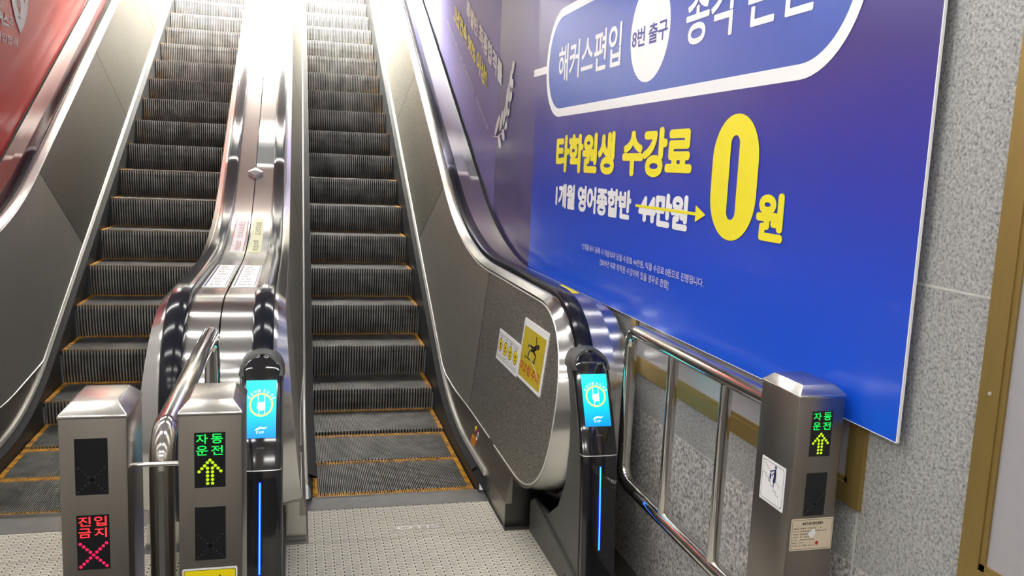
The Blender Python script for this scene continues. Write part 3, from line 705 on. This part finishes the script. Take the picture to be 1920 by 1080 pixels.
bm = bmesh.new(); frame2(bm, rrect(1.120, 1.2335, 0.725, 0.803, 0.004, 4), rrect(1.1208, 1.2327, 0.7258, 0.8022, 0.004, 4), F, 0.0013)
text(bm, '승강기 검사 합격 증명서', F, 1.148, 1.206, 0.789, 0.797, 0.0013, 0.03)
for q in range(7): smudge(bm, F, 1.124, 1.139, 0.7785-q*0.0075, 0.7825-q*0.0075, 5, 0.0013, q); smudge(bm, F, 1.144, 1.144+(0.06, 0.075, 0.03, 0.028, 0.045, 0.012, 0.05)[q], 0.7785-q*0.0075, 0.7825-q*0.0075, 12, 0.0013, q+20)
obj('fine_print', bm, 'ink', o)
bm = bmesh.new(); poly(bm, ell(1.1935, 0.740, 0.0045, 0.0055, 14), F, 0.0015); obj('red_seal', bm, 'redink', o)
bm = bmesh.new(); poly(bm, [(1.171, 0.772), (1.184, 0.779), (1.188, 0.765), (1.181, 0.754), (1.171, 0.758), (1.166, 0.765)], F, 0.0016); obj('torn_patch', bm, 'white', o)
G = wall_r(1.108)
o = sticker('escalator_safety_sign', 'white pictogram sign of adult holding child\'s hand on an escalator, on the right bollard side', 'sign', G, 1.260, 1.3715, 0.811, 0.927, 'white', 0.001)
bm = bmesh.new(); frame2(bm, rrect(1.266, 1.3655, 0.817, 0.921, 0.008, 5), rrect(1.2672, 1.3643, 0.8182, 0.9198, 0.008, 5), G, 0.0013)
st = [(1.272, 0.886)]
for q in range(6): st += [(st[-1][0]+0.0125, st[-1][1]), (st[-1][0]+0.0125, st[-1][1]-0.0085)]
line(bm, st[:-1], 0.0012, G, 0.0013); line(bm, [(1.276, 0.914), (1.305, 0.896)], 0.0012, G, 0.0013); line(bm, [(1.333, 0.879), (1.350, 0.866)], 0.0012, G, 0.0013)
obj('stair_lines', bm, 'ink', o)
bm = bmesh.new(); poly(bm, ell(1.327, 0.9145, 0.0042, 0.0045, 14), G, 0.0014); poly(bm, [(1.322, 0.909), (1.329, 0.909), (1.331, 0.897), (1.330, 0.873), (1.3165, 0.873), (1.321, 0.892)], G, 0.0014)
line(bm, [(1.323, 0.906), (1.306, 0.898)], 0.003, G, 0.0014); line(bm, [(1.323, 0.900), (1.312, 0.888)], 0.003, G, 0.0014); line(bm, [(1.322, 0.874), (1.321, 0.860)], 0.0035, G, 0.0014)
poly(bm, ell(1.3055, 0.8965, 0.003, 0.0032, 12), G, 0.0015); poly(bm, [(1.302, 0.892), (1.308, 0.892), (1.308, 0.878), (1.301, 0.878)], G, 0.0015); line(bm, [(1.307, 0.889), (1.313, 0.888)], 0.002, G, 0.0015); line(bm, [(1.304, 0.879), (1.303, 0.870)], 0.0025, G, 0.0015)
obj('figures', bm, 'navy', o)

# ------------------------------------------------------------------ handrail sterilisers with screens
FP_ = [(-0.070, 0.935), (-0.100, 0.902), (-0.122, 0.862), (-0.168, 0.769), (-0.215, 0.676), (-0.243, 0.608), (-0.256, 0.574), (-0.260, 0.554), (-0.268, 0.48), (-0.285, 0.33), (-0.302, 0.16), (-0.308, 0.09)]
def fy_at(z):
    for (y0, z0), (y1, z1) in zip(FP_, FP_[1:]):
        if z1 <= z <= z0: return y0+(y1-y0)*(z0-z)/(z0-z1)
    return FP_[0][0] if z > FP_[0][1] else FP_[-1][0]
def steriliser(cx, label):
    t = empty('handrail_steriliser', (cx, -0.1, 0.0), label, 'handrail steriliser')
    hw = 0.0705; top = 0.944
    def width(z, w_): return w_ if z < top-w_ else math.sqrt(max(1e-6, w_*w_-(z-(top-w_))**2))
    def cover(z0, z1, w_, grow, depth, n=22):
        bm = bmesh.new(); rows = []
        zs = [z1-(z1-z0)*(i/n)**1.6 for i in range(n+1)]
        for z in zs:
            ww = max(0.004, width(z, w_)); y = fy_at(z)
            row = []
            for q in range(13):
                a = PI*q/12; u = -math.cos(a); row.append((cx+ww*u, y-grow+depth*(1-math.sin(a)**0.35), z))
            row.append((cx+ww, y+0.06, z)); row.insert(0, (cx-ww, y+0.06, z)); rows.append(row)
        vs = loft(bm, rows, False); cap(bm, [v for v in vs[0]]); cap(bm, [v for v in vs[-1]][::-1])
        bmesh.ops.recalc_face_normals(bm, faces=bm.faces[:]); return bm
    obj('screen_cover', cover(0.5765, top-0.001, hw, 0.0, 0.02), 'gloss', t, True)
    obj('lower_cover', cover(0.085, 0.5735, hw, 0.0, 0.022), 'gloss', t, True)
    obj('trim_band', cover(0.5736, 0.5764, hw+0.0008, 0.001, 0.02, 2), 'edge', t, True)
    # charcoal collar arching over the handrail
    bm = bmesh.new(); rows = []
    for (y, gr) in ((-0.062, 0.003), (-0.046, 0.009), (0.045, 0.009), (0.05, 0.004)):
        ro = []
        for q in range(25):
            a = PI*q/24; w_ = hw+gr; ro.append((cx+w_*math.cos(a), y+0.0-0.05*(1-math.sin(a)), top-hw+w_*math.sin(a)))
        for q in range(25):
            a = PI*(24-q)/24; w_ = hw-0.012; ro.append((cx+w_*math.cos(a), y-0.05*(1-math.sin(a)), top-hw+w_*math.sin(a)))
        rows.append(ro)
    vs = loft(bm, rows, True); cap(bm, vs[0]); cap(bm, vs[-1]); bmesh.ops.recalc_face_normals(bm, faces=bm.faces[:]); obj('collar', bm, 'shell', t, True)
    # side shells
    out = [(0.02, 0.895), (-0.05, 0.82), (-0.100, 0.70), (-0.104, 0.56), (-0.075, 0.40), (0.0, 0.275), (0.13, 0.185), (0.36, 0.165), (0.36, 0.008), (-0.290, 0.008), (-0.276, 0.14), (-0.242, 0.5), (-0.205, 0.64), (-0.115, 0.82), (-0.06, 0.89)]
    for sg in (-1, 1):
        bm = bmesh.new(); fnx = lambda u, v, d: (cx+sg*d, u, v)
        extrude_poly(bm, out, fnx, hw-0.012, hw+0.004); bmesh.ops.recalc_face_normals(bm, faces=bm.faces[:]); obj('side_shell', bm, 'shell', t)
        bm = bmesh.new(); extrude_poly(bm, [(0.37, 0.008), (-0.302, 0.008), (-0.296, 0.095), (0.30, 0.185), (0.37, 0.15)], fnx, hw+0.004, hw+0.014); bmesh.ops.recalc_face_normals(bm, faces=bm.faces[:]); kp = obj('kick_panel', bm, 'shell', t)
        bm = bmesh.new(); extrude_poly(bm, [(-0.20, 0.035), (-0.15, 0.035), (-0.15, 0.06), (-0.20, 0.06)], fnx, hw+0.0135, hw+0.0146); bmesh.ops.recalc_face_normals(bm, faces=bm.faces[:]); obj('handle_slot', bm, 'ink', kp)
    bm = box(cx-hw, cx+hw, -0.312, 0.3, 0.007, 0.084); obj('base_block', bevel(bm, 0.006, 2), 'gloss', t, True)
    # front face frame following the slope
    def ff(u, v, d):
        e = 0.004; y0, y1 = fy_at(v+e), fy_at(v-e); nz = (y0-y1); L_ = math.hypot(nz, 2*e)
        return (cx+u, fy_at(v)-d*(2*e)/L_, v+d*nz/L_)
    def seg(bm, u0, u1, v0, v1, d0, d1, n=14):
        rows = [[ff(u0, v0+(v1-v0)*i/n, d0), ff(u0, v0+(v1-v0)*i/n, d1), ff(u1, v0+(v1-v0)*i/n, d1), ff(u1, v0+(v1-v0)*i/n, d0)] for i in range(n+1)]
        vs = loft(bm, rows, True); cap(bm, vs[0]); cap(bm, vs[-1]); bmesh.ops.recalc_face_normals(bm, faces=bm.faces[:]); return bm
    def planar(u, v, d):        # the screen itself is a flat plane
        z0, z1 = 0.678, 0.860; ya, yb_ = fy_at(z0), fy_at(z1); k_ = (v-z0)/(z1-z0); s_ = (yb_-ya)/(z1-z0); L_ = math.hypot(1, s_)
        return (cx+u, ya+(yb_-ya)*k_-d/L_, v+d*s_/L_)
    a = 0.0515
    bm = bmesh.new(); extrude_poly(bm, [(-a, 0.678), (a, 0.678), (a, 0.860), (-a, 0.860)], planar, 0.0, 0.004); bmesh.ops.recalc_face_normals(bm, faces=bm.faces[:]); sc = obj('screen', bm, 'screen', t)
    def sub(bm, name, mat): return obj(name, bm, mat, sc)
    zc_ = 0.782; D = 0.0046
    sq = lambda u, v, d: planar(u, zc_+(v-zc_)*0.92, d)
    bm = bmesh.new(); ring(bm, 0, zc_, 0.034, 0.041, sq, D); sub(bm, 'ring_mark', 'scryellow')
    bm = bmesh.new()
    chs = '손잡이를잡으세요'
    for q, c_ in enumerate(chs):
        an = math.radians(148-(116)*q/(len(chs)-1)-(0 if q < 4 else 4)); cu, cv = 0.0485*math.cos(an), 0.0485*math.sin(an); ro = an-PI/2
        fr_ = lambda u, v, d, cu=cu, cv=cv, ro=ro: sq(cu+u*math.cos(ro)-v*math.sin(ro), zc_+cv+u*math.sin(ro)+v*math.cos(ro), d)
        text(bm, c_, fr_, -0.005, 0.005, -0.005, 0.0055, D, 0.02)
    # gripping hand and bars
    poly(bm, [(-0.014, zc_-0.012), (-0.014, zc_+0.004), (-0.006, zc_+0.008), (0.008, zc_+0.010), (0.014, zc_+0.006), (0.014, zc_-0.014), (0.006, zc_-0.020), (-0.006, zc_-0.020)], sq, D)
    line(bm, [(-0.010, zc_+0.006), (-0.010, zc_+0.033)], 0.003, sq, D); line(bm, [(0.012, zc_+0.006), (0.012, zc_+0.032)], 0.003, sq, D); line(bm, [(0.012, zc_-0.012), (0.012, zc_-0.031)], 0.003, sq, D); line(bm, [(-0.008, zc_-0.016), (-0.006, zc_-0.033)], 0.003, sq, D)
    sub(bm, 'screen_graphics', 'scrwhite'); bm = bmesh.new()
    poly(bm, [(-0.020, 0.700), (-0.016, 0.707), (-0.002, 0.713), (0.014, 0.710), (0.024, 0.714), (0.014, 0.705), (0.0, 0.707), (-0.014, 0.702)], planar, D)
    smudge(bm, planar, -0.016, 0.022, 0.690, 0.701, 4, D, 11); sub(bm, 'logo_mark', 'scrwhite')
    bm = bmesh.new(); text(bm, 'weclean', ff, -0.014, 0.014, 0.645, 0.6495, 0.0012, 0.0); obj('maker_mark', bm, 'grayink', t)
    bm = bmesh.new(); seg(bm, -0.0045, 0.0045, 0.214, 0.536, -0.001, 0.0012); ls = obj('light_strip', bm, 'ledglow', t)
    bm = bmesh.new(); seg(bm, -0.0018, 0.0018, 0.217, 0.533, 0.0012, 0.0022); obj('light_core', bm, 'led', ls)
steriliser(1.040, 'black handrail steriliser with cyan screen beside the wall railing')
steriliser(-0.202, 'black handrail steriliser with lit cyan screen just right of the middle bollard')

# ------------------------------------------------------------------ signs and stickers on the escalators
def deck_fn(d_off):
    q = off(d_off)
    def zz(y):
        for (y0, z0), (y1, z1) in zip(q, q[1:]):
            if y1 <= y <= y0: return z0+(z1-z0)*(y-y0)/(y1-y0 if y1 != y0 else 1)
        return q[0][1]
    return lambda u, v, d: (u, v, zz(v)+d*1.15)
DK = deck_fn(0.04)
def deck_sheet(name, label, cat, u0, u1, v0, v1, mat, group=None, n=10):
    o = empty(name, DK((u0+u1)/2, v0, 0), label, cat, group); bm = bmesh.new()
    rows = [[DK(u0, v0+(v1-v0)*i/n, 0.0005), DK(u1, v0+(v1-v0)*i/n, 0.0005), DK(u1, v0+(v1-v0)*i/n, 0.0018), DK(u0, v0+(v1-v0)*i/n, 0.0018)] for i in range(n+1)]
    vs = loft(bm, rows, True); cap(bm, vs[0]); cap(bm, vs[-1]); bmesh.ops.recalc_face_normals(bm, faces=bm.faces[:]); obj('sheet', bm, mat, o); return o
def vtext(bm, s_, u, w_, v_top, v_bot, bold=0.0, fn=None):
    n = len(s_); p = (v_top-v_bot)/n
    for i, c_ in enumerate(s_):
        if c_ != ' ': text(bm, c_, fn or DK, u-w_/2, u+w_/2, v_top-(i+1)*p+p*0.12, v_top-i*p-p*0.05, 0.0025, bold)
STK = [(-0.452, -0.372, 1.80, 2.46), (-0.348, -0.280, 1.80, 2.46)]
o = deck_sheet('deck_sticker', 'white sticker with red side stripes and vertical lettering on the middle deck', 'sticker', *STK[0], 'white', 'notice stickers on the middle deck')
bm = bmesh.new()
for u in (-0.449, -0.375): line(bm, [(u, 1.81+0.06*q) for q in range(12) if 1.81+0.06*q < 2.455], 0.004, DK, 0.0024)
vtext(bm, '시민고객가족사랑', -0.41, 0.034, 2.40, 2.12); vtext(bm, '안전제일운전', -0.41, 0.03, 2.05, 1.83); obj('lettering', bm, 'redink', o)
o = deck_sheet('deck_sticker', 'pale yellow sticker with black vertical lettering on the middle deck', 'sticker', *STK[1], 'paleyellow', 'notice stickers on the middle deck')
bm = bmesh.new(); vtext(bm, '정직한상거래', -0.312, 0.034, 2.40, 2.17); vtext(bm, '밝은사회건설', -0.312, 0.03, 2.07, 1.83); obj('lettering', bm, 'ink', o)
for (u0, u1, lab) in ((-0.470, -0.372, 'white sticker with thick navy left stripe on the flat middle deck above the left newel'), (-0.352, -0.252, 'white sticker with grey left stripe on the flat middle deck, right of the seam')):
    o = deck_sheet('deck_sticker', lab, 'sticker', u0, u1, 0.57, 1.33, 'white', 'notice stickers on the middle deck')
    bm = bmesh.new(); line(bm, [(u0+0.010, 0.59+0.06*q) for q in range(13)], 0.006, DK, 0.0024); obj('stripe', bm, 'navy' if u0 < -0.4 else 'grayink', o)
    bm = bmesh.new(); line(bm, [(u1-0.006, 0.59+0.06*q) for q in range(13)], 0.003, DK, 0.0024)
    for q in range(8): smudge(bm, DK, u0+0.026, u0+0.026+(0.05, 0.046, 0.052, 0.03, 0.05, 0.04, 0.05, 0.03)[q], 0.62+q*0.085, 0.665+q*0.085, 7, 0.0025, q+40+int(u0*100))
    obj('fine_print', bm, 'grayink', o)
for (u0, u1, lab) in ((-0.452, -0.372, 'faint white sticker high on the middle deck, left of the seam'), (-0.345, -0.28, 'faint white sticker high on the middle deck, right of the seam')):
    o = deck_sheet('deck_sticker', lab, 'sticker', u0, u1, 5.0, 6.2, 'white', 'notice stickers on the middle deck')
    bm = bmesh.new(); smudge(bm, DK, u0+0.02, u1-0.02, 5.1, 5.5, 3, 0.0025, 9); obj('fine_print', bm, 'grayink', o)
# diamond stud on the deck seam
zd = DK(0, 3.05, 0)[2]; t = bmesh.new()
fd = lambda u, v, d: (SEAM+u, 3.05+v*math.cos(TH)-d*math.sin(TH), zd+v*math.sin(TH)+d*math.cos(TH))
base = [t.verts.new(fd(u, v, 0.001)) for u, v in ((-0.05, 0), (0, -0.06), (0.05, 0), (0, 0.06))]; mid = [t.verts.new(fd(u, v, 0.022)) for u, v in ((-0.05, 0), (0, -0.06), (0.05, 0), (0, 0.06))]; tp = t.verts.new(fd(0, 0, 0.034))
for i in range(4): j = (i+1) % 4; t.faces.new((base[i], base[j], mid[j], mid[i])); t.faces.new((mid[i], mid[j], tp))
t.faces.new(base[::-1]); bmesh.ops.recalc_face_normals(t, faces=t.faces[:]); tag(obj('anti_slide_stud', t, 'edge'), 'diamond-shaped steel anti-slide stud on the seam of the middle deck', 'stud')
# yellow pad on the right deck
o = deck_sheet('deck_sticker', 'small bright yellow label on the deck beside the right handrail newel', 'sticker', 1.095, 1.165, 0.46, 0.72, 'stkyellow')
bm = bmesh.new(); smudge(bm, DK, 1.105, 1.15, 0.50, 0.53, 6, 0.0025, 4); obj('fine_print', bm, 'ink', o)

# signs on the right newel panel: a frame lying on the sloping panel
xs0, xs1 = 0.818+0.060, 0.966
PN = lambda u, v, d: (xs0+(xs1-xs0)*(v-0.275)/0.785-d, -u, v)
o = sticker('caution_sign', 'yellow slip-hazard sign in clear sleeve on the right newel panel', 'sign', PN, -0.585, -0.195, 0.680, 0.957, 'white', 0.006, 0.003)
bm = bmesh.new(); poly(bm, rrect(-0.565, -0.215, 0.695, 0.925, 0.004), PN, 0.0034); obj('yellow_field', bm, 'signyellow', o)
bm = bmesh.new(); a = lambda u, v: (-0.39+u, 0.85+v)
line(bm, [a(-0.11, -0.055), a(0.06, -0.055)], 0.006, PN, 0.004); poly(bm, ell(*a(0.075, 0.022), 0.017, 0.012, 14), PN, 0.004)
line(bm, [a(0.055, 0.018), a(0.0, -0.008)], 0.024, PN, 0.004); line(bm, [a(0.045, 0.02), a(0.03, 0.06)], 0.010, PN, 0.004); line(bm, [a(0.03, 0.005), a(-0.06, 0.004), a(-0.075, -0.006)], 0.011, PN, 0.004)
line(bm, [a(0.0, -0.008), a(-0.045, -0.018), a(-0.06, -0.048)], 0.012, PN, 0.004); line(bm, [a(0.01, -0.008), a(0.06, -0.022), a(0.045, -0.05)], 0.011, PN, 0.004); obj('falling_figure', bm, 'ink', o)
bm = bmesh.new(); text(bm, '미끄럼 주의', PN, -0.545, -0.245, 0.722, 0.768, 0.004, 0.02); obj('lettering', bm, 'redink', o)
bm = bmesh.new(); line(bm, [(-0.49, 0.945), (-0.47, 0.90), (-0.40, 0.80), (-0.30, 0.77), (-0.25, 0.74)], 0.005, PN, 0.0045); obj('sleeve_crease', bm, 'paleyellow', o)
o = sticker('pictogram_sign', 'white sign of four round yellow pictograms left of the yellow slip-hazard sign', 'sign', PN, -1.010, -0.595, 0.668, 0.822, 'white', 0.002, 0.0025)
bm = bmesh.new(); by = bmesh.new()
for q in range(4):
    u = -0.995+q*0.1; frame2(bm, rrect(u, u+0.085, 0.685, 0.805, 0.002, 2), rrect(u+0.002, u+0.083, 0.687, 0.803, 0.002, 2), PN, 0.003)
    poly(by, ell(u+0.0425, 0.748, 0.034, 0.030, 20), PN, 0.003); ring(bm, u+0.0425, 0.748, 0.031, 0.035, PN, 0.0033, 0, 20)
    smudge(bm, PN, u+0.02, u+0.065, 0.786, 0.798, 3, 0.0033, q); smudge(bm, PN, u+0.01, u+0.075, 0.694, 0.702, 7, 0.0033, q+9)
    for s2 in ([(0.04, 0.765), (0.045, 0.74), (0.035, 0.73)], [(0.03, 0.75), (0.055, 0.755)], [(0.045, 0.745), (0.055, 0.728)])[:3]: line(bm, [(u+x_, y_) for x_, y_ in s2], 0.007, PN, 0.0034)
obj('yellow_discs', by, 'stkyellow', o); obj('pictograms', bm, 'ink', o)
# stop switch with labels on the fascia
def FS(u, v, d):
    return (0.853+0.025*(v-0.116)/0.159-d, -u, v)
t = empty('stop_switch', FS(-1.16, 0.13, 0), 'small stop switch with key ring and orange label on the fascia below the signs', 'switch')
bm = bmesh.new(); extrude_poly(bm, rrect(-1.245, -1.155, 0.142, 0.186, 0.004), FS, 0, 0.002); obj('orange_label', bm, 'orange', t)
bm = bmesh.new(); text(bm, '정지', FS, -1.225, -1.175, 0.15, 0.178, 0.0025, 0.02); obj('lettering', bm, 'redink', t)
bm = bmesh.new(); extrude_poly(bm, rrect(-1.215, -1.185, 0.217, 0.24, 0.003), FS, 0, 0.002); obj('yellow_label', bm, 'stkyellow', t)
bm = bmesh.new(); extrude_poly(bm, rrect(-1.18, -1.15, 0.212, 0.236, 0.003), FS, 0, 0.004); obj('button', bm, 'magenta', t)
bm = bmesh.new(); tube(bm, [FS(-1.125+0.012*math.cos(a_*PI/8), 0.21+0.022*math.sin(a_*PI/8), 0.004) for a_ in range(16)], 0.0018, 6, True); obj('key_ring', bm, 'edge', t, True)
